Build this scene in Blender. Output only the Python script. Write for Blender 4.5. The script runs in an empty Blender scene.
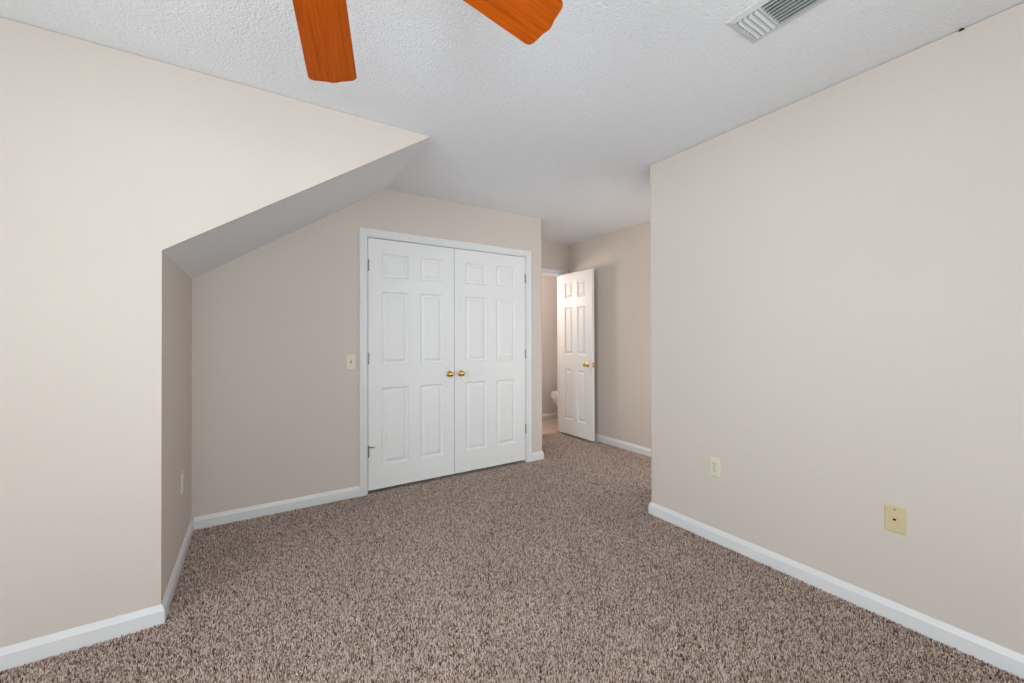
import bpy, bmesh, math, random
import numpy as np
from mathutils import Vector, Matrix, Euler
random.seed(7)
S = bpy.context.scene
COL = S.collection

# ------------------------------------------------------------ measurements (metres)
H = 2.44                     # ceiling height
YL, XA = 2.304, -0.339       # near-left wall plane, alcove side wall
YC, XC = 3.313, 2.469        # closet wall plane and its free corner
XR, YR = 2.346, 1.873        # right wall plane and its free corner
XH, YH = 3.460, 4.063         # hall side wall, far wall with the open door
XT, ZL = 0.896, 1.615        # sloped ceiling: top line, low line
XO, YB = -2.25, -0.75        # outer wall and rear wall (behind the camera)
YBATH, XBATH = 4.838, 4.28

# ------------------------------------------------------------ camera
F_PX, YAW, PITCH, ROLL, EYE, RISE = 404.78, 32.506, 0.339, -0.149, 1.2286, 5.9
def make_camera():
    y, t, r = map(math.radians, (YAW, PITCH, ROLL))
    fw = Vector((math.sin(y)*math.cos(t), math.cos(y)*math.cos(t), math.sin(t)))
    rt = Vector((math.cos(y), -math.sin(y), 0)); up = rt.cross(fw)
    rt2 = rt*math.cos(r)+up*math.sin(r); up2 = -rt*math.sin(r)+up*math.cos(r)
    cd = bpy.data.cameras.new('camera'); cd.sensor_width = 36.0; cd.lens = F_PX/1024*36.0
    cd.shift_y = -RISE/1024; cd.clip_start = 0.02; cd.clip_end = 60
    co = bpy.data.objects.new('camera', cd); COL.objects.link(co)
    m = Matrix((rt2, up2, -fw)).transposed().to_4x4(); m.translation = (0, 0, EYE)
    co.matrix_world = m
    S.camera = co
make_camera()

# ------------------------------------------------------------ world, lights, exposure
w = bpy.data.worlds.new('sky'); S.world = w; w.use_nodes = True
w.node_tree.nodes['Background'].inputs[0].default_value = (0.72, 0.84, 1.0, 1)
w.node_tree.nodes['Background'].inputs[1].default_value = 1.0
S.view_settings.view_transform = 'Standard'; S.view_settings.look = 'None'
S.view_settings.exposure = 0.07; S.view_settings.gamma = 1.0; S.view_settings.use_curve_mapping = False

def area(name, loc, direction, sx, sy, watts, color, spread=180):
    l = bpy.data.lights.new(name, 'AREA'); l.shape = 'RECTANGLE'; l.size = sx; l.size_y = sy
    l.energy = watts; l.color = color; l.spread = math.radians(spread)
    o = bpy.data.objects.new(name, l); COL.objects.link(o); o.location = loc
    o.rotation_euler = Vector(direction).to_track_quat('-Z', 'Y').to_euler()
    return o
def point(name, loc, watts, color, radius=0.08):
    l = bpy.data.lights.new(name, 'POINT'); l.energy = watts; l.color = color; l.shadow_soft_size = radius
    o = bpy.data.objects.new(name, l); COL.objects.link(o); o.location = loc
    return o
# windows behind the camera: (x/y range, z range)
W_OUT = (-0.50, 1.12, 0.62, 2.12)       # in the outer wall, y0 y1 z0 z1
W_REAR = (-0.78, 1.50, 0.60, 2.16)      # in the rear wall, x0 x1 z0 z1
area('daylight_outer', (XO-0.25, (W_OUT[0]+W_OUT[1])/2, (W_OUT[2]+W_OUT[3])/2), (1, -0.14, 0.42), W_OUT[1]-W_OUT[0]+.2, W_OUT[3]-W_OUT[2]+.2, 124, (0.87, 0.955, 1.0))
area('daylight_rear', ((W_REAR[0]+W_REAR[1])/2, YB-0.25, (W_REAR[2]+W_REAR[3])/2), (0.0, 1, 0.48), W_REAR[1]-W_REAR[0]+.2, W_REAR[3]-W_REAR[2]+.2, 59, (0.87, 0.955, 1.0))
point('bathroom_bulb', (2.60, 4.68, 1.80), 18, (1.0, 0.89, 0.81), 0.12)
# fill added to brighten the hall, shining through an assumed doorway out of sight
area('hall_fill', (2.95, YR-0.16, 1.05), (0.28, 1, 0.25), 0.7, 1.7, 7.5, (1.0, 0.93, 0.86))

# ------------------------------------------------------------ materials
def new_mat(name):
    m = bpy.data.materials.new(name); m.use_nodes = True
    n = m.node_tree.nodes; l = m.node_tree.links
    return m, n, l, n['Principled BSDF']
def ramp(n, stops):
    r = n.new('ShaderNodeValToRGB'); e = r.color_ramp.elements
    while len(e) < len(stops): e.new(0.5)
    for k, (p, c) in enumerate(stops): e[k].position = p; e[k].color = (*c, 1)
    return r
def srgb(r, g, b):
    f = lambda c: ((c/255+0.055)/1.055)**2.4 if c > 10.3 else c/255/12.92
    return (f(r), f(g), f(b))
def paint(name, rgb, rough=0.6, var=0.03, bump=0.0, scale=60.0, detail=3.0, metallic=0.0, spec=0.5):
    m, n, l, p = new_mat(name)
    p.inputs['Roughness'].default_value = rough; p.inputs['Metallic'].default_value = metallic
    p.inputs['Specular IOR Level'].default_value = spec
    g = n.new('ShaderNodeNewGeometry'); t = n.new('ShaderNodeTexNoise')
    t.inputs['Scale'].default_value = 2.3; t.inputs['Detail'].default_value = 2
    l.new(g.outputs['Position'], t.inputs['Vector'])
    c0 = tuple(max(0, c*(1-var)) for c in rgb); c1 = tuple(min(1, c*(1+var)) for c in rgb)
    r = ramp(n, [(0.3, c0), (0.7, c1)])
    l.new(t.outputs['Fac'], r.inputs['Fac']); l.new(r.outputs['Color'], p.inputs['Base Color'])
    if bump:
        t2 = n.new('ShaderNodeTexNoise'); t2.inputs['Scale'].default_value = scale; t2.inputs['Detail'].default_value = detail
        l.new(g.outputs['Position'], t2.inputs['Vector'])
        b = n.new('ShaderNodeBump'); b.inputs['Strength'].default_value = 1.0; b.inputs['Distance'].default_value = bump
        l.new(t2.outputs['Fac'], b.inputs['Height']); l.new(b.outputs['Normal'], p.inputs['Normal'])
    return m

M = {}
M['wall'] = paint('wall_paint', srgb(214, 203.3, 193), 0.7, 0.008, 0.0006, 180, spec=0.25)
M['bathwall'] = paint('bathroom_paint', srgb(232, 225, 221), 0.6, 0.008, 0.0005, 180, spec=0.25)
M['trim'] = paint('trim_paint', srgb(229, 229, 229), 0.38, 0.005, spec=0.45)
M['door'] = paint('door_paint', srgb(237, 237, 235), 0.42, 0.006, 0.0002, 240, spec=0.4)
M['plate'] = paint('almond_plastic', srgb(224, 217, 196), 0.38, 0.01)
M['ivory'] = paint('ivory_plastic', srgb(210, 193, 152), 0.4, 0.01)
M['dark'] = paint('dark_gap', srgb(30, 26, 22), 0.8, 0.05)
M['brass'] = paint('polished_brass', (0.72, 0.46, 0.13), 0.2, 0.03, metallic=1.0)
M['nickel'] = paint('aged_metal', srgb(150, 142, 132), 0.42, 0.06, metallic=1.0)
M['ventmetal'] = paint('vent_enamel', srgb(214, 216, 214), 0.45, 0.01)
M['duct'] = paint('duct_metal', srgb(96, 104, 108), 0.6, 0.05)
M['porcelain'] = paint('porcelain', srgb(232, 228, 222), 0.12, 0.004)
M['bronze'] = paint('fan_bronze', (0.30, 0.19, 0.09), 0.35, 0.04, metallic=1.0)
M['outside'] = paint('siding', srgb(180, 176, 168), 0.8, 0.05)

def popcorn():
    m, n, l, p = new_mat('textured_ceiling')
    p.inputs['Roughness'].default_value = 0.85; p.inputs['Specular IOR Level'].default_value = 0.15
    g = n.new('ShaderNodeNewGeometry')
    v = n.new('ShaderNodeTexVoronoi'); v.feature = 'SMOOTH_F1'; v.inputs['Scale'].default_value = 130; v.inputs['Randomness'].default_value = 1
    t = n.new('ShaderNodeTexNoise'); t.inputs['Scale'].default_value = 70; t.inputs['Detail'].default_value = 4; t.inputs['Roughness'].default_value = 0.65
    l.new(g.outputs['Position'], v.inputs['Vector']); l.new(g.outputs['Position'], t.inputs['Vector'])
    a = n.new('ShaderNodeMath'); a.operation = 'SUBTRACT'
    l.new(t.outputs['Fac'], a.inputs[0]); l.new(v.outputs['Distance'], a.inputs[1])
    b = n.new('ShaderNodeBump'); b.inputs['Strength'].default_value = 0.85; b.inputs['Distance'].default_value = 0.0026
    l.new(a.outputs[0], b.inputs['Height']); l.new(b.outputs['Normal'], p.inputs['Normal'])
    r = ramp(n, [(0.25, srgb(232, 233, 236)), (0.75, srgb(239, 240, 243))])
    l.new(t.outputs['Fac'], r.inputs['Fac']); l.new(r.outputs['Color'], p.inputs['Base Color'])
    return m
M['ceiling'] = popcorn()

TONES = [(0.0, srgb(84, 61, 51)), (0.20, srgb(150, 120, 106)), (0.48, srgb(214, 187, 171)), (0.78, srgb(243, 225, 211)), (1.0, srgb(252, 243, 235))]
def carpet(name, pile):
    m, n, l, p = new_mat(name)
    p.inputs['Roughness'].default_value = 0.95; p.inputs['Specular IOR Level'].default_value = 0.05
    g = n.new('ShaderNodeNewGeometry')
    r = ramp(n, TONES)
    if pile:            # every tuft of yarn has its own tone
        a = n.new('ShaderNodeAttribute'); a.attribute_name = 'tone'; l.new(a.outputs['Fac'], r.inputs['Fac'])
    else:
        v = n.new('ShaderNodeTexVoronoi'); v.inputs['Scale'].default_value = 150; l.new(g.outputs['Position'], v.inputs['Vector'])
        sep = n.new('ShaderNodeSeparateColor'); l.new(v.outputs['Color'], sep.inputs[0]); l.new(sep.outputs[0], r.inputs['Fac'])
    t = n.new('ShaderNodeTexNoise'); t.inputs['Scale'].default_value = 3.0; t.inputs['Detail'].default_value = 3
    l.new(g.outputs['Position'], t.inputs['Vector'])
    r2 = ramp(n, [(0.3, (0.93, 0.93, 0.93)), (0.7, (1.0, 1.0, 1.0))]); l.new(t.outputs['Fac'], r2.inputs['Fac'])
    mul = n.new('ShaderNodeMix'); mul.data_type = 'RGBA'; mul.blend_type = 'MULTIPLY'; mul.inputs['Factor'].default_value = 1.0
    l.new(r.outputs['Color'], mul.inputs['A']); l.new(r2.outputs['Color'], mul.inputs['B']); l.new(mul.outputs['Result'], p.inputs['Base Color'])
    return m
M['carpet'] = carpet('carpet_backing', False)
M['pile'] = carpet('carpet_yarn', True)

def tile():
    m, n, l, p = new_mat('bathroom_tile'); p.inputs['Roughness'].default_value = 0.3
    g = n.new('ShaderNodeNewGeometry'); b = n.new('ShaderNodeTexBrick'); b.offset = 0
    b.inputs['Scale'].default_value = 3.2; b.inputs['Brick Width'].default_value = 1.0; b.inputs['Row Height'].default_value = 1.0
    b.inputs['Mortar Size'].default_value = 0.012
    b.inputs['Color1'].default_value = (*srgb(214, 190, 168), 1); b.inputs['Color2'].default_value = (*srgb(208, 184, 162), 1)
    b.inputs['Mortar'].default_value = (*srgb(190, 168, 150), 1)
    l.new(g.outputs['Position'], b.inputs['Vector']); l.new(b.outputs['Color'], p.inputs['Base Color'])
    return m
M['tile'] = tile()

def fan_wood():
    m, n, l, p = new_mat('cherry_wood'); p.inputs['Roughness'].default_value = 0.45; p.inputs['Specular IOR Level'].default_value = 0.12
    tc = n.new('ShaderNodeTexCoord'); mp = n.new('ShaderNodeMapping'); mp.inputs['Scale'].default_value = (2.2, 46, 20)
    l.new(tc.outputs['Object'], mp.inputs['Vector'])
    t = n.new('ShaderNodeTexNoise'); t.inputs['Scale'].default_value = 2.2; t.inputs['Detail'].default_value = 6; t.inputs['Roughness'].default_value = 0.62; t.inputs['Distortion'].default_value = 0.5
    l.new(mp.outputs[0], t.inputs['Vector'])
    r = ramp(n, [(0.22, (0.22, 0.033, 0.001)), (0.42, (0.42, 0.073, 0.003)), (0.60, (0.50, 0.093, 0.005)), (0.82, (0.60, 0.135, 0.012))])
    l.new(t.outputs['Fac'], r.inputs['Fac']); l.new(r.outputs['Color'], p.inputs['Base Color'])
    return m
M['wood'] = fan_wood()

def glass():
    m = bpy.data.materials.new('window_glass'); m.use_nodes = True
    n = m.node_tree.nodes; l = m.node_tree.links; n.clear()
    o = n.new('ShaderNodeOutputMaterial'); x = n.new('ShaderNodeMixShader'); f = n.new('ShaderNodeFresnel'); f.inputs[0].default_value = 1.45
    a = n.new('ShaderNodeBsdfTransparent'); b = n.new('ShaderNodeBsdfGlossy'); b.inputs['Roughness'].default_value = 0.02
    l.new(f.outputs[0], x.inputs[0]); l.new(a.outputs[0], x.inputs[1]); l.new(b.outputs[0], x.inputs[2]); l.new(x.outputs[0], o.inputs[0])
    return m
M['glass'] = glass()

# ------------------------------------------------------------ mesh helpers
def obj(name, bm, m, parent=None, smooth=False, bevel=0.0):
    bmesh.ops.recalc_face_normals(bm, faces=bm.faces)
    me = bpy.data.meshes.new(name); bm.to_mesh(me); bm.free()
    if smooth:
        for f in me.polygons: f.use_smooth = True
    me.materials.append(M[m])
    o = bpy.data.objects.new(name, me); COL.objects.link(o)
    if parent: o.parent = parent
    if bevel:
        b = o.modifiers.new('bevel', 'BEVEL'); b.width = bevel; b.segments = 2; b.limit_method = 'ANGLE'; b.angle_limit = math.radians(40)
    return o
def tag(o, label=None, cat=None, group=None, kind=None):
    if label: o['label'] = label
    if cat: o['category'] = cat
    if group: o['group'] = group
    if kind: o['kind'] = kind
    return o
def empty(name, loc, rot=(0, 0, 0)):
    o = bpy.data.objects.new(name, None); COL.objects.link(o); o.location = loc; o.rotation_euler = rot
    o.empty_display_size = 0.05
    return o
def box(bm, x0, x1, y0, y1, z0, z1, mat=None):
    vs = [bm.verts.new((x, y, z)) for x in (x0, x1) for y in (y0, y1) for z in (z0, z1)]
    if mat is not None:
        for v in vs: v.co = mat @ v.co
    for f in ((0,1,3,2), (4,6,7,5), (0,4,5,1), (2,3,7,6), (0,2,6,4), (1,5,7,3)): bm.faces.new([vs[i] for i in f])
    return vs
def prism(bm, pts, a0, a1, axis):
    """polygon extruded along axis; pts are (u,v): axis y -> (x,z), axis z -> (x,y), axis x -> (y,z)"""
    P = {'y': lambda u, v, a: (u, a, v), 'z': lambda u, v, a: (u, v, a), 'x': lambda u, v, a: (a, u, v)}[axis]
    A = [bm.verts.new(P(u, v, a0)) for u, v in pts]; B = [bm.verts.new(P(u, v, a1)) for u, v in pts]
    k = len(pts); fs = [bm.faces.new(A), bm.faces.new(B)]
    for i in range(k): bm.faces.new((A[i], A[(i+1) % k], B[(i+1) % k], B[i]))
    for f in fs: f.normal_update()
    bmesh.ops.triangulate(bm, faces=fs)
def bevel_vertical(bm, x, y, width=0.006):
    es = [e for e in bm.edges if all(abs(v.co.x-x) < 1e-4 and abs(v.co.y-y) < 1e-4 for v in e.verts)]
    if es: bmesh.ops.bevel(bm, geom=es, offset=width, segments=3, affect='EDGES', profile=0.5)
def lathe(bm, prof, mat, seg=24):
    """prof: (radius, height) along local z"""
    rings = []
    for r, z in prof:
        if r < 1e-6: rings.append([bm.verts.new(mat @ Vector((0, 0, z)))])
        else: rings.append([bm.verts.new(mat @ Vector((r*math.cos(2*math.pi*k/seg), r*math.sin(2*math.pi*k/seg), z))) for k in range(seg)])
    for a, b in zip(rings, rings[1:]):
        for k in range(seg):
            q = [a[k % len(a)], a[(k+1) % len(a)], b[(k+1) % len(b)], b[k % len(b)]]
            q = [v for i, v in enumerate(q) if v not in q[:i]]
            if len(q) > 2: bm.faces.new(q)
    for g in (rings[0], rings[-1]):
        if len(g) > 2: bm.faces.new(g)
def loft(bm, rings, cap=True):
    R = [[bm.verts.new(p) for p in r] for r in rings]; k = len(R[0])
    for a, b in zip(R, R[1:]):
        for i in range(k): bm.faces.new((a[i], a[(i+1) % k], b[(i+1) % k], b[i]))
    if cap: bm.faces.new(R[0]); bm.faces.new(R[-1])
def sweep(bm, prof, path, closed=False):
    """profile (out, up) swept along a polyline in plan: path of (x, y, nx, ny) with n the mitred out vector"""
    rings = [[bm.verts.new((x+nx*u, y+ny*u, v)) for u, v in prof] for x, y, nx, ny in path]
    k = len(prof)
    for a, b in zip(rings, rings[1:]):
        for i in range(k): bm.faces.new((a[i], a[(i+1) % k], b[(i+1) % k], b[i]))
    bm.faces.new(rings[0]); bm.faces.new(rings[-1])
def struct(name, bm, m, label, cat, **k):
    return tag(obj(name, bm, m, **k), label, cat, kind='structure')

# ------------------------------------------------------------ room shell
T = 0.12
bm = bmesh.new(); box(bm, XO-T, XH+T, YB-T, 4.145, -0.10, -0.008)
struct('floor', bm, 'carpet', 'brown and beige heather carpet covering the bedroom floor', 'carpet')
bm = bmesh.new(); box(bm, 2.35, XBATH+T, 4.145, YBATH+T, -0.10, -0.004)
struct('floor_bathroom', bm, 'tile', 'peach tile floor seen through the open doorway', 'floor')
bm = bmesh.new(); box(bm, XO-T, XBATH+T, YB-T, YBATH+T, H, H+0.1)
struct('ceiling', bm, 'ceiling', 'flat white textured ceiling over the room', 'ceiling')
bm = bmesh.new(); prism(bm, [(XA, ZL), (XT, H), (XA, H)], YL+0.013, YC, 'y')
struct('ceiling_slope', bm, 'ceiling', 'sloped textured ceiling over the closet alcove', 'ceiling')

bm = bmesh.new(); prism(bm, [(XO, -0.01), (XA, -0.01), (XA, ZL), (XT-0.003, H-0.002), (XO, H-0.002)], YL, YL+0.013, 'y'); box(bm, XO, XA-T, YL+0.013, YL+T, -0.01, H)
struct('wall_left', bm, 'wall', 'beige wall at left with the slanted edge above the alcove', 'wall')
bm = bmesh.new(); box(bm, XA-T, XA, YL+0.013, YH+T, 0, H)
struct('wall_alcove', bm, 'wall', 'shaded narrow beige side wall of the alcove', 'wall')
CX0, CX1, CZ = 0.749, 2.279, 2.041      # closet opening
bm = bmesh.new(); prism(bm, [(XA, 0), (CX0, 0), (CX0, CZ), (CX1, CZ), (CX1, 0), (XC, 0), (XC, H), (XA, H)], YC, YC+0.11, 'y')
bevel_vertical(bm, XC, YC)
struct('wall_closet', bm, 'wall', 'beige wall around the white double closet doors', 'wall')
bm = bmesh.new(); box(bm, XC-0.11, XC, YC+0.11, YH, 0, H)
struct('wall_closet_side', bm, 'wall', 'beige end of the closet facing the hall', 'wall')
DX0, DX1, DZ = 2.655, 3.383, 2.045      # bathroom doorway
bm = bmesh.new(); prism(bm, [(XA, 0), (DX0, 0), (DX0, DZ), (DX1, DZ), (DX1, 0), (XH, 0), (XH, H), (XA, H)], YH, YH+T, 'y')
struct('wall_far', bm, 'wall', 'short beige wall above the far doorway', 'wall')
bm = bmesh.new(); box(bm, XH, XH+T, YR-T, YH+T, 0, H)
struct('wall_hall', bm, 'wall', 'beige hall wall behind the open white door', 'wall')
EX0, EX1, EZ = 2.56, 3.34, 2.045        # assumed entry doorway in the return wall, out of sight, opened for the fill
bm = bmesh.new(); prism(bm, [(XR, YB-T), (XR, YR), (XR+T, YR), (XR+T, YB-T)], -0.01, H-0.0025, 'z')
bevel_vertical(bm, XR, YR)
struct('wall_right', bm, 'wall', 'large beige wall at right with two cover plates', 'wall')
bm = bmesh.new(); prism(bm, [(XR+T, 0), (EX0, 0), (EX0, EZ), (EX1, EZ), (EX1, 0), (XH, 0), (XH, H), (XR+T, H)], YR-T, YR, 'y')
struct('wall_return', bm, 'wall', 'hidden beige wall round the corner with an assumed entry doorway, opened for fill light', 'wall')
y0, y1, z0, z1 = W_OUT
bm = bmesh.new()
for a in ((YB, y0, 0, H), (y1, YL+0.013, 0, H), (y0, y1, 0, z0), (y0, y1, z1, H)): box(bm, XO-T, XO, *a)
struct('wall_outer', bm, 'wall', 'beige window wall at far left outside the photo', 'wall')
x0, x1, z0, z1 = W_REAR
bm = bmesh.new()
for a in ((XO-T, x0, 0, H), (x1, XR, 0, H), (x0, x1, 0, z0), (x0, x1, z1, H)): box(bm, a[0], a[1], YB-T, YB, a[2], a[3])
struct('wall_rear', bm, 'wall', 'beige window wall behind the camera', 'wall')
# bathroom beyond the doorway
bm = bmesh.new(); box(bm, 2.35, XBATH+T, YBATH, YBATH+T, -0.1, H)
struct('wall_bathroom', bm, 'bathwall', 'pale warm bathroom wall seen through the doorway', 'wall')
bm = bmesh.new(); box(bm, 2.35, 2.45, YH+T, YBATH, -0.1, H)
struct('wall_bathroom_left', bm, 'bathwall', 'pale bathroom wall hidden left of the doorway', 'wall')
bm = bmesh.new(); box(bm, XBATH, XBATH+T, YH+T, YBATH, -0.1, H); box(bm, XH+T, XBATH, YH, YH+T, -0.1, H)
struct('wall_bathroom_right', bm, 'bathwall', 'pale bathroom wall hidden right of the doorway', 'wall')

# ------------------------------------------------------------ carpet pile: leaning tufts of yarn
def carpet_pile(step=0.0053):
    rng = np.random.default_rng(3); P = []
    e = 0.016
    for xa, xb, ya, yb in ((-1.9, XR-e, -0.4, YL-e), (XA+e, XR-e, YL-e, YC-e), (XR-e, XH-e, YR+e, YC-e), (XC+e, XH-e, YC-e, YH-e), (DX0+.008, DX1-.008, YH-e, 4.141)):
        nx, ny = int((xb-xa)/step), int((yb-ya)/step)
        X, Y = np.meshgrid(xa+(np.arange(nx)+.5)*(xb-xa)/nx, ya+(np.arange(ny)+.5)*(yb-ya)/ny, indexing='ij')
        P.append(np.stack([X.ravel(), Y.ravel()], 1))
    # narrow strip under the closet doors
    P = np.concatenate(P); N = len(P)
    P = P+rng.uniform(-.45, .45, (N, 2))*step
    ang = rng.uniform(0, 2*math.pi, N); lean = rng.uniform(0.0, 0.0055, N); la = rng.uniform(0, 2*math.pi, N)
    h = rng.uniform(0.008, 0.0125, N); r0 = rng.uniform(0.0018, 0.0026, N); r1 = rng.uniform(0.0013, 0.0021, N)
    V = np.empty((N, 6, 3), np.float32)
    for k in range(3):
        a = ang+k*2*math.pi/3
        V[:, k, 0] = P[:, 0]+r0*np.cos(a); V[:, k, 1] = P[:, 1]+r0*np.sin(a); V[:, k, 2] = -0.0085
        b = a+0.6
        V[:, 3+k, 0] = P[:, 0]+lean*np.cos(la)+r1*np.cos(b); V[:, 3+k, 1] = P[:, 1]+lean*np.sin(la)+r1*np.sin(b)
        V[:, 3+k, 2] = -0.0085+h+rng.uniform(-.001, .001, N)
    base = (np.arange(N)*6)[:, None]
    quads = np.concatenate([base+np.array(q) for q in ((0, 1, 4, 3), (1, 2, 5, 4), (2, 0, 3, 5))], 1).reshape(N, 12)
    loops = np.concatenate([quads, base+np.array((3, 4, 5))], 1).astype(np.int32)
    starts = ((np.arange(N)*15)[:, None]+np.array((0, 4, 8, 12))).ravel().astype(np.int32)
    me = bpy.data.meshes.new('carpet_pile')
    me.vertices.add(N*6); me.vertices.foreach_set('co', V.ravel())
    me.loops.add(N*15); me.loops.foreach_set('vertex_index', loops.ravel())
    me.polygons.add(N*4); me.polygons.foreach_set('loop_start', starts)
    me.update(calc_edges=True)
    # neighbouring tufts share a strand of the heather now and then
    cell = np.floor(P/0.012).astype(np.int64); hsh = ((cell[:, 0]*73856093) ^ (cell[:, 1]*19349663)) % 9973/9973.0
    t = np.where(rng.uniform(0, 1, N) < 0.12, 0.7*hsh+0.3*rng.uniform(0, 1, N), rng.uniform(0, 1, N))
    tone = np.repeat(t.astype(np.float32), 6)
    at = me.attributes.new('tone', 'FLOAT', 'POINT'); at.data.foreach_set('value', tone)
    me.materials.append(M['pile'])
    o = bpy.data.objects.new('carpet_pile', me); COL.objects.link(o)
    return tag(o, 'speckled brown and beige tufted pile of the bedroom carpet', 'carpet', kind='stuff')
carpet_pile()

# ------------------------------------------------------------ windows (behind the camera)
def window(name, label, loc, rz, wd, ht):
    """frame in local x-z, looking along local y"""
    e = tag(empty(name, loc, (0, 0, rz)), label, 'window', kind='structure')
    bm = bmesh.new(); f = 0.05
    for a in ((0, f, 0, ht), (wd-f, wd, 0, ht), (f, wd-f, 0, f), (f, wd-f, ht-f, ht), (wd/2-.03, wd/2+.03, f, ht-f)): box(bm, a[0], a[1], -0.09, -0.03, a[2], a[3])
    fr = obj('window_frame', bm, 'trim', e, bevel=0.003)
    for xa, xb in ((f, wd/2-.03), (wd/2+.03, wd-f)):
        bm = bmesh.new(); box(bm, xa, xb, -0.075, -0.045, ht/2-.02, ht/2+.02); obj('meeting_rail', bm, 'trim', e)
        bm = bmesh.new(); box(bm, xa, xb, -0.062, -0.058, f, ht-f); obj('pane', bm, 'glass', e)
    bm = bmesh.new(); c = 0.06
    for a in ((-c, 0, -c, ht+c), (wd, wd+c, -c, ht+c), (0, wd, ht, ht+c), (0, wd, -c, 0)): box(bm, a[0], a[1], 0, 0.015, a[2], a[3])
    obj('window_casing', bm, 'trim', e, bevel=0.003)
    bm = bmesh.new(); box(bm, -c-.02, wd+c+.02, -0.03, 0.04, -0.025, 0.0); obj('window_sill', bm, 'trim', e, bevel=0.004)
    return e
window('window_1', 'white double window in the outer wall outside the photo', (XO, W_OUT[1], W_OUT[2]), -math.pi/2, W_OUT[1]-W_OUT[0], W_OUT[3]-W_OUT[2])
window('window_2', 'white double window in the rear wall behind the camera', (W_REAR[0], YB, W_REAR[2]), 0, W_REAR[1]-W_REAR[0], W_REAR[3]-W_REAR[2])

# ------------------------------------------------------------ baseboards
BB = [(0.0, -0.006), (0.014, -0.006), (0.014, 0.055), (0.0125, 0.058), (0.005, 0.0765), (0.003, 0.079), (0.0, 0.079)]
def baseboard(name, label, path):
    bm = bmesh.new(); sweep(bm, BB, path)
    return struct(name, bm, 'trim', label, 'baseboard')
CAS = 0.055
baseboard('baseboard_left', 'white baseboard along the near left wall, turning into the alcove',
          [(XO, YL, 0, -1), (XA, YL, 1, -1), (XA, YC, 1, -1)])
baseboard('baseboard_closet', 'white baseboard between the alcove corner and the closet doors', [(XA+0.014, YC, 0, -1), (CX0-CAS+0.008, YC, 0, -1)])
baseboard('baseboard_closet_end', 'short white baseboard at the closet corner by the hall',
          [(CX1+CAS-0.008, YC, 0, -1), (XC, YC, 1, -1), (XC, YH, 1, -1)])
baseboard('baseboard_far', 'hidden short white baseboard left of the far doorway', [(XC+0.014, YH, 0, -1), (DX0-0.06, YH, 0, -1)])
baseboard('baseboard_hall', 'white baseboard of the hall wall behind the open door', [(XH, YH-0.016, -1, 0), (XH, YR, -1, 1), (XR, YR, -1, 1), (XR, YR, -1, 1)][:2])
baseboard('baseboard_right', 'long white baseboard of the right wall', [(EX0-0.06, YR, 0, 1), (XR, YR, -1, 1), (XR, YB, -1, 1)])
baseboard('baseboard_rear', 'white baseboard below the window behind the camera', [(XR-0.014, YB, 0, 1), (XO, YB, 1, 1), (XO, YL-0.014, 1, 0)])
bm = bmesh.new(); sweep(bm, [(u, v*1.15) for u, v in BB], [(2.45, YBATH, 0, -1), (XBATH, YBATH, 0, -1)])
struct('baseboard_bathroom', bm, 'trim', 'white bathroom baseboard seen through the doorway', 'baseboard')

# ------------------------------------------------------------ door casings and jambs
def casing(name, label, x0, x1, z1, yw, depth, wd=CAS):
    """mitred casing round an opening in a wall facing -y, with jamb lining"""
    prof = [(0.0, 0.0), (0.0, 0.009), (0.006, 0.012), (0.026, 0.010), (0.034, 0.013), (wd-0.008, 0.017), (wd, 0.015), (wd, 0.0)]   # (outward, proud)
    bm = bmesh.new(); rings = []
    for cx, cz, ox, oz in ((x0, -0.006, -1, 0), (x0, z1, -1, 1), (x1, z1, 1, 1), (x1, -0.006, 1, 0)):
        rings.append([bm.verts.new((cx+ox*u, yw-v, cz+oz*u)) for u, v in prof])
    k = len(prof)
    for a, b in zip(rings, rings[1:]):
        for i in range(k): bm.faces.new((a[i], a[(i+1) % k], b[(i+1) % k], b[i]))
    bm.faces.new(rings[0]); bm.faces.new(rings[-1])
    o = struct(name, bm, 'trim', label, 'door frame')
    bm = bmesh.new(); j = 0.0
    prism(bm, [(x0, 0), (x0+0.008, 0), (x0+0.008, z1-0.008), (x1-0.008, z1-0.008), (x1-0.008, 0), (x1, 0), (x1, z1), (x0, z1)], yw-0.002, yw+depth, 'y')
    obj('jamb', bm, 'trim', o)
    bm = bmesh.new(); s = 0.014
    ya, yb = yw+0.040, yw+0.075
    prism(bm, [(x0+.008, 0), (x0+s, 0), (x0+s, z1-s), (x1-s, z1-s), (x1-s, 0), (x1-.008, 0), (x1-.008, z1-.008), (x0+.008, z1-.008)], ya, yb, 'y')
    obj('door_stop_strip', bm, 'trim', o)
    return o
casing('trim_1', 'white moulded frame around the double closet doors', CX0, CX1, CZ, YC, 0.11)
casing('trim_2', 'white moulded frame of the far bathroom doorway', DX0, DX1, DZ, YH, T)

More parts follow.
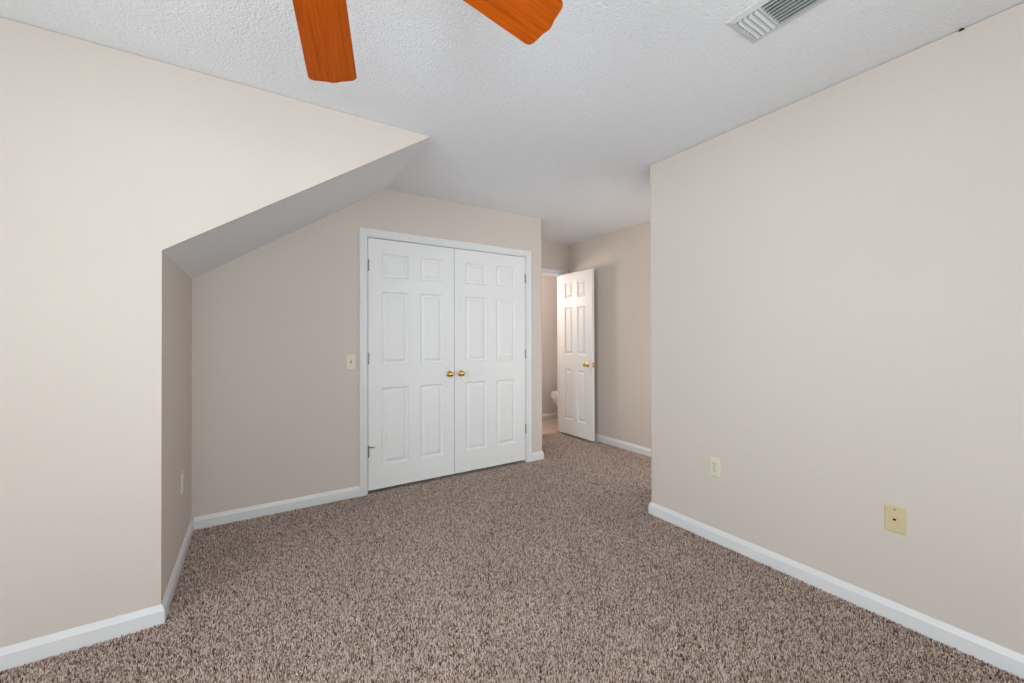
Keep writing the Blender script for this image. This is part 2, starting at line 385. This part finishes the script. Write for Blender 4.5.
# ------------------------------------------------------------ six-panel doors
def door_bm(wd, ht, th, xs, zs):
    """slab in local x (width) z (height), front face at y=0 facing -y, back at y=th; panels at every xs span x zs span"""
    bm = bmesh.new()
    xc = [0.0] + [c for s in xs for c in s] + [wd]; zc = [0.0] + [c for s in zs for c in s] + [ht]
    for side in (0, 1):
        Y = lambda d: d if side == 0 else th-d
        grid = [[bm.verts.new((x, Y(0), z)) for z in zc] for x in xc]
        for i in range(len(xc)-1):
            for k in range(len(zc)-1):
                c = [grid[i][k], grid[i+1][k], grid[i+1][k+1], grid[i][k+1]]
                if i % 2 == 1 and k % 2 == 1:
                    prev = c; xa, xb, za, zb = xc[i], xc[i+1], zc[k], zc[k+1]
                    for ins, dep in ((0.003, 0.0035), (0.010, 0.0125), (0.018, 0.0135), (0.024, 0.0115), (0.041, 0.0030), (0.045, 0.0022)):
                        ring = [bm.verts.new((x, Y(dep), z)) for x, z in ((xa+ins, za+ins), (xb-ins, za+ins), (xb-ins, zb-ins), (xa+ins, zb-ins))]
                        for q in range(4): bm.faces.new((prev[q], prev[(q+1) % 4], ring[(q+1) % 4], ring[q]))
                        prev = ring
                    bm.faces.new(prev)
                else: bm.faces.new(c)
    c = [[bm.verts.new((x, y, z)) for y in (0, th)] for x, z in ((0, 0), (wd, 0), (wd, ht), (0, ht))]
    for q in range(4): bm.faces.new((c[q][0], c[(q+1) % 4][0], c[(q+1) % 4][1], c[q][1]))
    bmesh.ops.remove_doubles(bm, verts=bm.verts, dist=1e-5)
    return bm
KNOB = [(0.0, 0.066), (0.012, 0.065), (0.021, 0.061), (0.0265, 0.053), (0.0275, 0.046), (0.0255, 0.038), (0.019, 0.031), (0.011, 0.027), (0.0095, 0.014), (0.014, 0.009), (0.030, 0.007), (0.0325, 0.003), (0.0325, 0.0)]
def knob(parent, x, z, y=0.0, back=False, scale=1.0):
    m = Matrix.Translation((x, y, z)) @ Matrix.Rotation(-math.pi/2 if back else math.pi/2, 4, 'X') @ Matrix.Scale(scale, 4)
    bm = bmesh.new(); lathe(bm, KNOB, m, 28)
    return tag(obj('knob', bm, 'brass', parent, smooth=True), 'polished brass door knob')
def hinge(parent, x, z, y=-0.004):
    bm = bmesh.new()
    lathe(bm, [(0.0, -0.048), (0.0025, -0.047), (0.0035, -0.044), (0.0058, -0.043), (0.0058, 0.043), (0.0035, 0.044), (0.0025, 0.047), (0.0, 0.048)], Matrix.Translation((x, y, z)), 12)
    for zz in (-0.026, -0.009, 0.009, 0.026):
        lathe(bm, [(0.0062, zz-0.001), (0.0062, zz+0.001)], Matrix.Translation((x, y, z)), 12)
    box(bm, x-0.004, x+0.004, y, 0.002, z-0.043, z+0.043)
    return tag(obj('hinge', bm, 'nickel', parent), 'dull grey metal hinge')

# closet pair: two leaves 0.745 wide
GAP = 0.005
Z0 = 0.024; DH = 2.004
LW = 1.504-0.0022-(CX0+0.008+GAP); RX0 = 1.504+0.0022; RW = (CX1-0.008-GAP)-RX0
zs = [(0.184, 0.806), (0.991, 1.582), (1.696, 1.890)]
d1 = tag(empty('door_1', (CX0+0.008+GAP, YC+0.002, Z0)), 'left white six-panel closet door with a brass knob and a hinge bumper', 'door', kind='structure')
obj('door_leaf', door_bm(LW, DH, 0.035, [(0.106, 0.326), (0.428, 0.634)], zs), 'door', d1)
knob(d1, LW-0.047, 0.889, scale=0.86)
for z in (0.309, 1.046, 1.785): hinge(d1, 0.002, z)
# hinge-pin bumper on the lowest hinge
bm = bmesh.new(); hz = 0.343
lathe(bm, [(0.0, -0.004), (0.009, -0.004), (0.009, 0.004), (0.0, 0.004)], Matrix.Translation((0.002, -0.004, hz)), 14)
aim = Matrix.Rotation(math.radians(62), 4, 'Z') @ Matrix.Rotation(math.pi/2, 4, 'X')
lathe(bm, [(0.0, 0.0), (0.0055, 0.0), (0.0055, 0.042), (0.0, 0.042)], Matrix.Translation((0.006, -0.007, hz)) @ aim, 10)
hb = tag(obj('hinge_bumper', bm, 'brass', d1), 'small metal hinge bumper')
bm = bmesh.new(); lathe(bm, [(0.0, 0.040), (0.008, 0.041), (0.0095, 0.050), (0.0, 0.053)], Matrix.Translation((0.006, -0.007, hz)) @ aim, 12)
tag(obj('rubber_tip', bm, 'trim', hb), 'white rubber tip')
d2 = tag(empty('door_2', (RX0, YC+0.002, Z0)), 'right white six-panel closet door with a brass knob beside the hall', 'door', kind='structure')
obj('door_leaf', door_bm(RW, DH, 0.035, [(0.107, 0.328), (0.431, 0.648)], zs), 'door', d2)
knob(d2, 0.059, 0.889, scale=0.86)
for z in (0.307, 1.046, 1.793): hinge(d2, RW+0.002, z)

# open bathroom door: hinged at the doorway's right side, standing square to the wall
DW = 0.594
d3 = tag(empty('door_3', (3.312, YH-0.002, 0.029), (0, 0, -math.pi/2)), 'white six-panel door standing open in the hall', 'door', kind='structure')
obj('door_leaf', door_bm(DW, 2.004, 0.035, [(0.106, 0.250), (0.336, 0.480)], zs), 'door', d3)
knob(d3, DW-0.078, 0.883, scale=0.9); knob(d3, DW-0.078, 0.883, 0.035, True, scale=0.9)
bm = bmesh.new(); box(bm, DW-0.001, DW+0.0015, 0.005, 0.030, 0.855, 0.911); box(bm, DW, DW+0.009, 0.011, 0.024, 0.873, 0.893)
tag(obj('latch_plate', bm, 'brass', d3), 'brass latch plate')
for z in (0.20, 1.0, 1.80):
    bm = bmesh.new(); lathe(bm, [(0.0, -0.045), (0.0058, -0.044), (0.0058, 0.044), (0.0, 0.045)], Matrix.Translation((-0.003, 0.040, z)), 12)
    tag(obj('hinge', bm, 'brass', d3), 'brass hinge')

# ------------------------------------------------------------ ceiling fan
FC = Vector((0.062, 0.870)); FZ = 2.170; TH = 75.0; FR = 0.6465
fan = tag(empty('ceiling_fan', (FC.x, FC.y, H)), 'ceiling fan with orange-brown wooden blades at the top edge of the photo', 'ceiling fan')
def fan_lathe(name, prof, m='bronze'):
    bm = bmesh.new(); lathe(bm, prof, Matrix.Identity(4), 40); return obj(name, bm, m, fan, smooth=True)
fan_lathe('canopy', [(0.0, 0.0), (0.068, 0.0), (0.066, -0.018), (0.050, -0.040), (0.022, -0.052), (0.0, -0.053)])
fan_lathe('downrod', [(0.0, -0.05), (0.0125, -0.05), (0.0125, -0.14), (0.0, -0.14)])
fan_lathe('motor_housing', [(0.0, -0.125), (0.035, -0.127), (0.075, -0.140), (0.105, -0.165), (0.112, -0.200), (0.108, -0.235), (0.085, -0.262), (0.050, -0.270), (0.0, -0.272)])
fan_lathe('switch_housing', [(0.0, -0.270), (0.050, -0.271), (0.052, -0.310), (0.040, -0.330), (0.0, -0.335)])
def blade_bm():
    # outline in local x (outward) y (left): rounded corners and a shallow point at the tip
    x0 = 0.205; R = FR; wt, wr = 0.0765, 0.0648; rc = 0.021
    wid = lambda x: wr+(wt-wr)*(x-x0)/(R-x0)
    out = []
    for k in range(7):      # rounded root
        a = math.pi*0.5*k/6
        out.append((x0+0.03-0.03*math.cos(a), wid(x0)-0.03+0.03*math.sin(a)))
    xe = R-0.008
    for k in range(7):      # tip corner, left
        a = math.pi*0.5*k/6
        out.append((xe-rc+rc*math.sin(a), wt-rc+rc*math.cos(a)))
    out.append((R-0.0035, wt*0.30)); out.append((R+0.002, 0.006))
    pts = out + [(x, -y) for x, y in reversed(out)]
    bm = bmesh.new(); prism(bm, pts, -0.003, 0.003, 'z')
    return bm
def iron_bm():
    bm = bmesh.new()
    pts = [(0.085, 0.016), (0.15, 0.013), (0.19, 0.020), (0.225, 0.046), (0.262, 0.050), (0.272, 0.036), (0.262, 0.016), (0.285, 0.0)]
    prism(bm, pts+[(x, -y) for x, y in reversed(pts[:-1])], 0.003, 0.009, 'z')
    for x, y in ((0.245, 0.034), (0.245, -0.034), (0.262, 0.0)): lathe(bm, [(0.0, -0.006), (0.005, -0.005), (0.006, -0.003), (0.006, 0.004)], Matrix.Translation((x, y, 0)), 12)
    return bm
pitch, droop = math.radians(10.75), math.radians(5.58)
b_me = i_me = None
for k in range(5):
    # local frame: x outward (drooping), y left (lower edge)
    rot = Matrix.Rotation(math.radians(TH-72*k), 4, 'Z') @ Matrix.Rotation(droop, 4, 'Y') @ Matrix.Rotation(-pitch, 4, 'X')
    if k == 0:
        b = obj('blade', blade_bm(), 'wood', fan, bevel=0.0015); i = obj('blade_iron', iron_bm(), 'bronze', b)
        tag(b, 'orange-brown wooden blade'); tag(i, 'bronze blade bracket'); b0, i0 = b, i
    else:
        b = b0.copy(); i = i0.copy(); COL.objects.link(b); COL.objects.link(i); b.parent = fan; i.parent = b
    b.matrix_local = Matrix.Translation((0, 0, FZ-H)) @ rot

# ------------------------------------------------------------ ceiling vent
VX0, VX1, VY1, VY0 = 1.529, 1.732, 0.864, 0.464
vent = tag(empty('ceiling_vent', ((VX0+VX1)/2, (VY0+VY1)/2, H)), 'white louvred air vent in the ceiling beside the right wall', 'air vent')
hw, hl = (VX1-VX0)/2, (VY1-VY0)/2
iw, il = hw-0.026, hl-0.026
bm = bmesh.new()
def frame_ring(bm, a, b, c, d, z0, z1):
    for q in ((-a, -c, -b, b), (c, a, -b, b), (-c, c, -b, -d), (-c, c, d, b)): box(bm, *q, z0, z1)
# sloping flange: thin at the rim, thicker inside
R1 = [(-hw, -hl), (hw, -hl), (hw, hl), (-hw, hl)]; R2 = [(-iw, -il), (iw, -il), (iw, il), (-iw, il)]
rings = [[(x, y, 0.0) for x, y in R1], [(x, y, -0.003) for x, y in R1], [(x*0.97, y*0.985, -0.0045) for x, y in R1], [(x*1.03, y*1.015, -0.009) for x, y in R2], [(x, y, -0.009) for x, y in R2], [(x, y, 0.0) for x, y in R2]]
loft(bm, rings, cap=False)
obj('frame', bm, 'ventmetal', vent)
bm = bmesh.new(); box(bm, -iw, iw, -il, il, -0.0012, -0.0004); obj('duct_opening', bm, 'duct', vent)
def slat(cx, cy, length, along, tilt, width=0.017):
    bm = bmesh.new()
    m = Matrix.Translation((cx, cy, -0.0085)) @ (Matrix.Rotation(0 if along == 'y' else math.pi/2, 4, 'Z')) @ Matrix.Rotation(math.radians(tilt), 4, 'Y')
    box(bm, -width/2, width/2, -length/2, length/2, -0.0007, 0.0007, m)
    return obj('slat', bm, 'ventmetal', vent)
ES = 0.085      # length of the end sections with crosswise slats
for sgn in (1, -1):
    for k in range(4):
        cy = sgn*(il-0.012-k*0.0195); slat(0.0, cy, 2*iw-0.004, 'x', 38*sgn)
    bm = bmesh.new(); yy = sgn*(il-ES); box(bm, -iw, iw, yy-0.003, yy+0.003, -0.013, -0.001); obj('divider', bm, 'ventmetal', vent)
n = 8
for k in range(n):
    cx = -iw+0.012+k*(2*iw-0.024)/(n-1); slat(cx, 0.0, 2*(il-ES)-0.008, 'y', -60, 0.0165)
bm = bmesh.new(); box(bm, -0.012, 0.012, il+0.004, il+0.008, -0.016, -0.006); box(bm, 0.008, 0.012, il-0.01, il+0.008, -0.014, -0.008)
obj('damper_lever', bm, 'ventmetal', vent)
for x in (-1, 1):
    bm = bmesh.new(); lathe(bm, [(0.0, -0.0105), (0.003, -0.010), (0.0036, -0.007)], Matrix.Translation((x*(iw-0.02), -(il+0.012), 0)), 12); obj('screw', bm, 'ventmetal', vent)

# ------------------------------------------------------------ cover plates
def plate_bm(wd=0.070, ht=0.114, th=0.006):
    bm = bmesh.new(); b = 0.005
    r = lambda d, y: [(-wd/2+d, y, -ht/2+d), (wd/2-d, y, -ht/2+d), (wd/2-d, y, ht/2-d), (-wd/2+d, y, ht/2-d)]
    loft(bm, [r(0, 0), r(0, -0.0025), r(0.0012, -0.0042), r(b, -th)])
    return bm
def screw(parent, x, z, m):
    bm = bmesh.new(); mt = Matrix.Translation((x, -0.0058, z)) @ Matrix.Rotation(math.pi/2, 4, 'X')
    lathe(bm, [(0.0036, 0.0), (0.0034, 0.0009), (0.0022, 0.0014), (0.0, 0.0015)], mt, 14)
    o = obj('screw', bm, m, parent)
    bm = bmesh.new(); box(bm, x-0.0028, x+0.0028, -0.0078, -0.0070, z-0.0005, z+0.0005); obj('slot', bm, 'dark', o)
def outlet(label, loc, rz):
    e = tag(empty('outlet', loc, (0, 0, rz)), label, 'outlet')
    obj('cover_plate', plate_bm(), 'plate', e)
    for dz in (0.0195, -0.0195):
        bm = bmesh.new(); pts = []
        for k in range(24):
            a = 2*math.pi*k/24; pts.append((0.0172*math.cos(a), max(-0.0135, min(0.0135, 0.0172*math.sin(a)))+dz))
        prism(bm, pts, -0.0082, -0.0050, 'y')
        s = obj('receptacle', bm, 'plate', e)
        bm = bmesh.new()
        box(bm, -0.0082, -0.0050, -0.0085, -0.0080, dz-0.0010, dz+0.0085); box(bm, 0.0050, 0.0082, -0.0085, -0.0080, dz-0.0005, dz+0.0080)
        lathe(bm, [(0.0028, 0.0), (0.0028, 0.0005), (0.0, 0.0005)], Matrix.Translation((0, -0.0080, dz-0.0075)) @ Matrix.Rotation(math.pi/2, 4, 'X'), 12)
        tag(obj('slots', bm, 'dark', s), 'dark socket slots')
    screw(e, 0, 0, 'nickel')
    return e
outlet('almond wall outlet low on the right wall, nearer the hall corner', (XR, 1.406, 0.448), -math.pi/2)
outlet('almond outlet on the shaded alcove side wall', (XA, 2.905, 0.427), math.pi/2)
# yellowish jack plate
jk = tag(empty('jack_plate', (XR, 0.593, 0.439), (0, 0, -math.pi/2)), 'yellowed ivory cover plate with one small dark jack on the right wall', 'wall plate')
obj('cover_plate', plate_bm(), 'ivory', jk)
bm = bmesh.new(); box(bm, -0.0065, 0.0065, -0.0078, -0.0055, -0.0065, 0.0065); jb = obj('jack_rim', bm, 'ivory', jk, bevel=0.001)
bm = bmesh.new(); box(bm, -0.0052, 0.0052, -0.0083, -0.0077, -0.0042, 0.0038); box(bm, -0.0018, 0.0018, -0.0083, -0.0077, -0.0058, -0.0042); tag(obj('jack_hole', bm, 'dark', jk), 'dark jack hole')
screw(jk, 0, 0.0415, 'nickel'); screw(jk, 0, -0.0415, 'ivory')
# light switch
sw = tag(empty('light_switch', (0.631, YC, 1.044)), 'almond light switch on the wall left of the closet frame', 'light switch')
obj('cover_plate', plate_bm(), 'plate', sw)
bm = bmesh.new(); box(bm, -0.0052, 0.0052, -0.0066, -0.0050, -0.012, 0.012); obj('toggle_slot', bm, 'dark', sw)
bm = bmesh.new(); box(bm, -0.0042, 0.0042, -0.017, 0.0, -0.005, 0.005, Matrix.Translation((0, -0.004, 0.001)) @ Matrix.Rotation(math.radians(28), 4, 'X')); obj('toggle', bm, 'plate', sw, bevel=0.001)
screw(sw, 0, 0.030, 'plate'); screw(sw, 0, -0.030, 'plate')

# dark crack end at the wall-ceiling joint, built as a small raised piece
bm = bmesh.new()
mt = Matrix.Translation((XR, 0.384, H-0.0055)) @ Matrix.Rotation(-math.pi/2, 4, 'Y')
lathe(bm, [(0.0, 0.0), (0.0015, 0.0), (0.0015, 0.008), (0.004, 0.0085), (0.004, 0.0095), (0.0, 0.010)], mt, 12)
box(bm, XR-0.006, XR+0.002, 0.376, 0.392, H-0.0075, H-0.0045)
tag(obj('crack', bm, 'dark'), 'small dark nail at the top of the right wall under the ceiling', 'crack')

# ------------------------------------------------------------ toilet in the bathroom, facing left
TX, TY = 4.265, 4.50        # back of tank, centre line
toilet = tag(empty('toilet', (TX, TY, -0.004)), 'white toilet partly hidden behind the open door', 'toilet'); toilet.scale = (1, 1, 1.07)
def oval(xc, a, b, z, n=36, front=1.0):
    """oval with a longer front (towards -x)"""
    out = []
    for k in range(n):
        t = 2*math.pi*k/n; c = math.cos(t)
        out.append((xc+(a*c if c > 0 else a*front*c), b*math.sin(t), z))
    return out
bm = bmesh.new()
loft(bm, [oval(-0.36, 0.20, 0.105, 0.0, front=1.1), oval(-0.36, 0.20, 0.10, 0.03, front=1.05), oval(-0.37, 0.19, 0.095, 0.14), oval(-0.40, 0.20, 0.115, 0.22, front=1.05), oval(-0.42, 0.21, 0.150, 0.29, front=1.2), oval(-0.43, 0.22, 0.176, 0.345, front=1.28), oval(-0.43, 0.22, 0.184, 0.385, front=1.32), oval(-0.43, 0.21, 0.176, 0.395, front=1.32)])
obj('bowl', bm, 'porcelain', toilet, smooth=True)
bm = bmesh.new(); loft(bm, [oval(-0.43, 0.215, 0.182, 0.397, front=1.33), oval(-0.43, 0.218, 0.186, 0.405, front=1.34), oval(-0.43, 0.214, 0.182, 0.413, front=1.33)]); obj('seat', bm, 'porcelain', toilet)
bm = bmesh.new(); loft(bm, [oval(-0.43, 0.215, 0.180, 0.416, front=1.32), oval(-0.43, 0.216, 0.183, 0.424, front=1.33), oval(-0.43, 0.20, 0.168, 0.432, front=1.33)]); obj('lid', bm, 'porcelain', toilet)
bm = bmesh.new(); box(bm, -0.205, -0.005, -0.22, 0.22, 0.375, 0.72); obj('tank', bm, 'porcelain', toilet, bevel=0.02)
bm = bmesh.new(); box(bm, -0.215, 0.0, -0.23, 0.23, 0.721, 0.755); obj('tank_lid', bm, 'porcelain', toilet, bevel=0.01)
bm = bmesh.new(); lathe(bm, [(0.0, 0.0), (0.012, 0.0), (0.012, 0.012), (0.0, 0.014)], Matrix.Translation((-0.205, 0.15, 0.66)) @ Matrix.Rotation(-math.pi/2, 4, 'Y'), 14); box(bm, -0.222, -0.214, 0.085, 0.155, 0.654, 0.666); tag(obj('flush_lever', bm, 'nickel', toilet), 'metal flush lever')
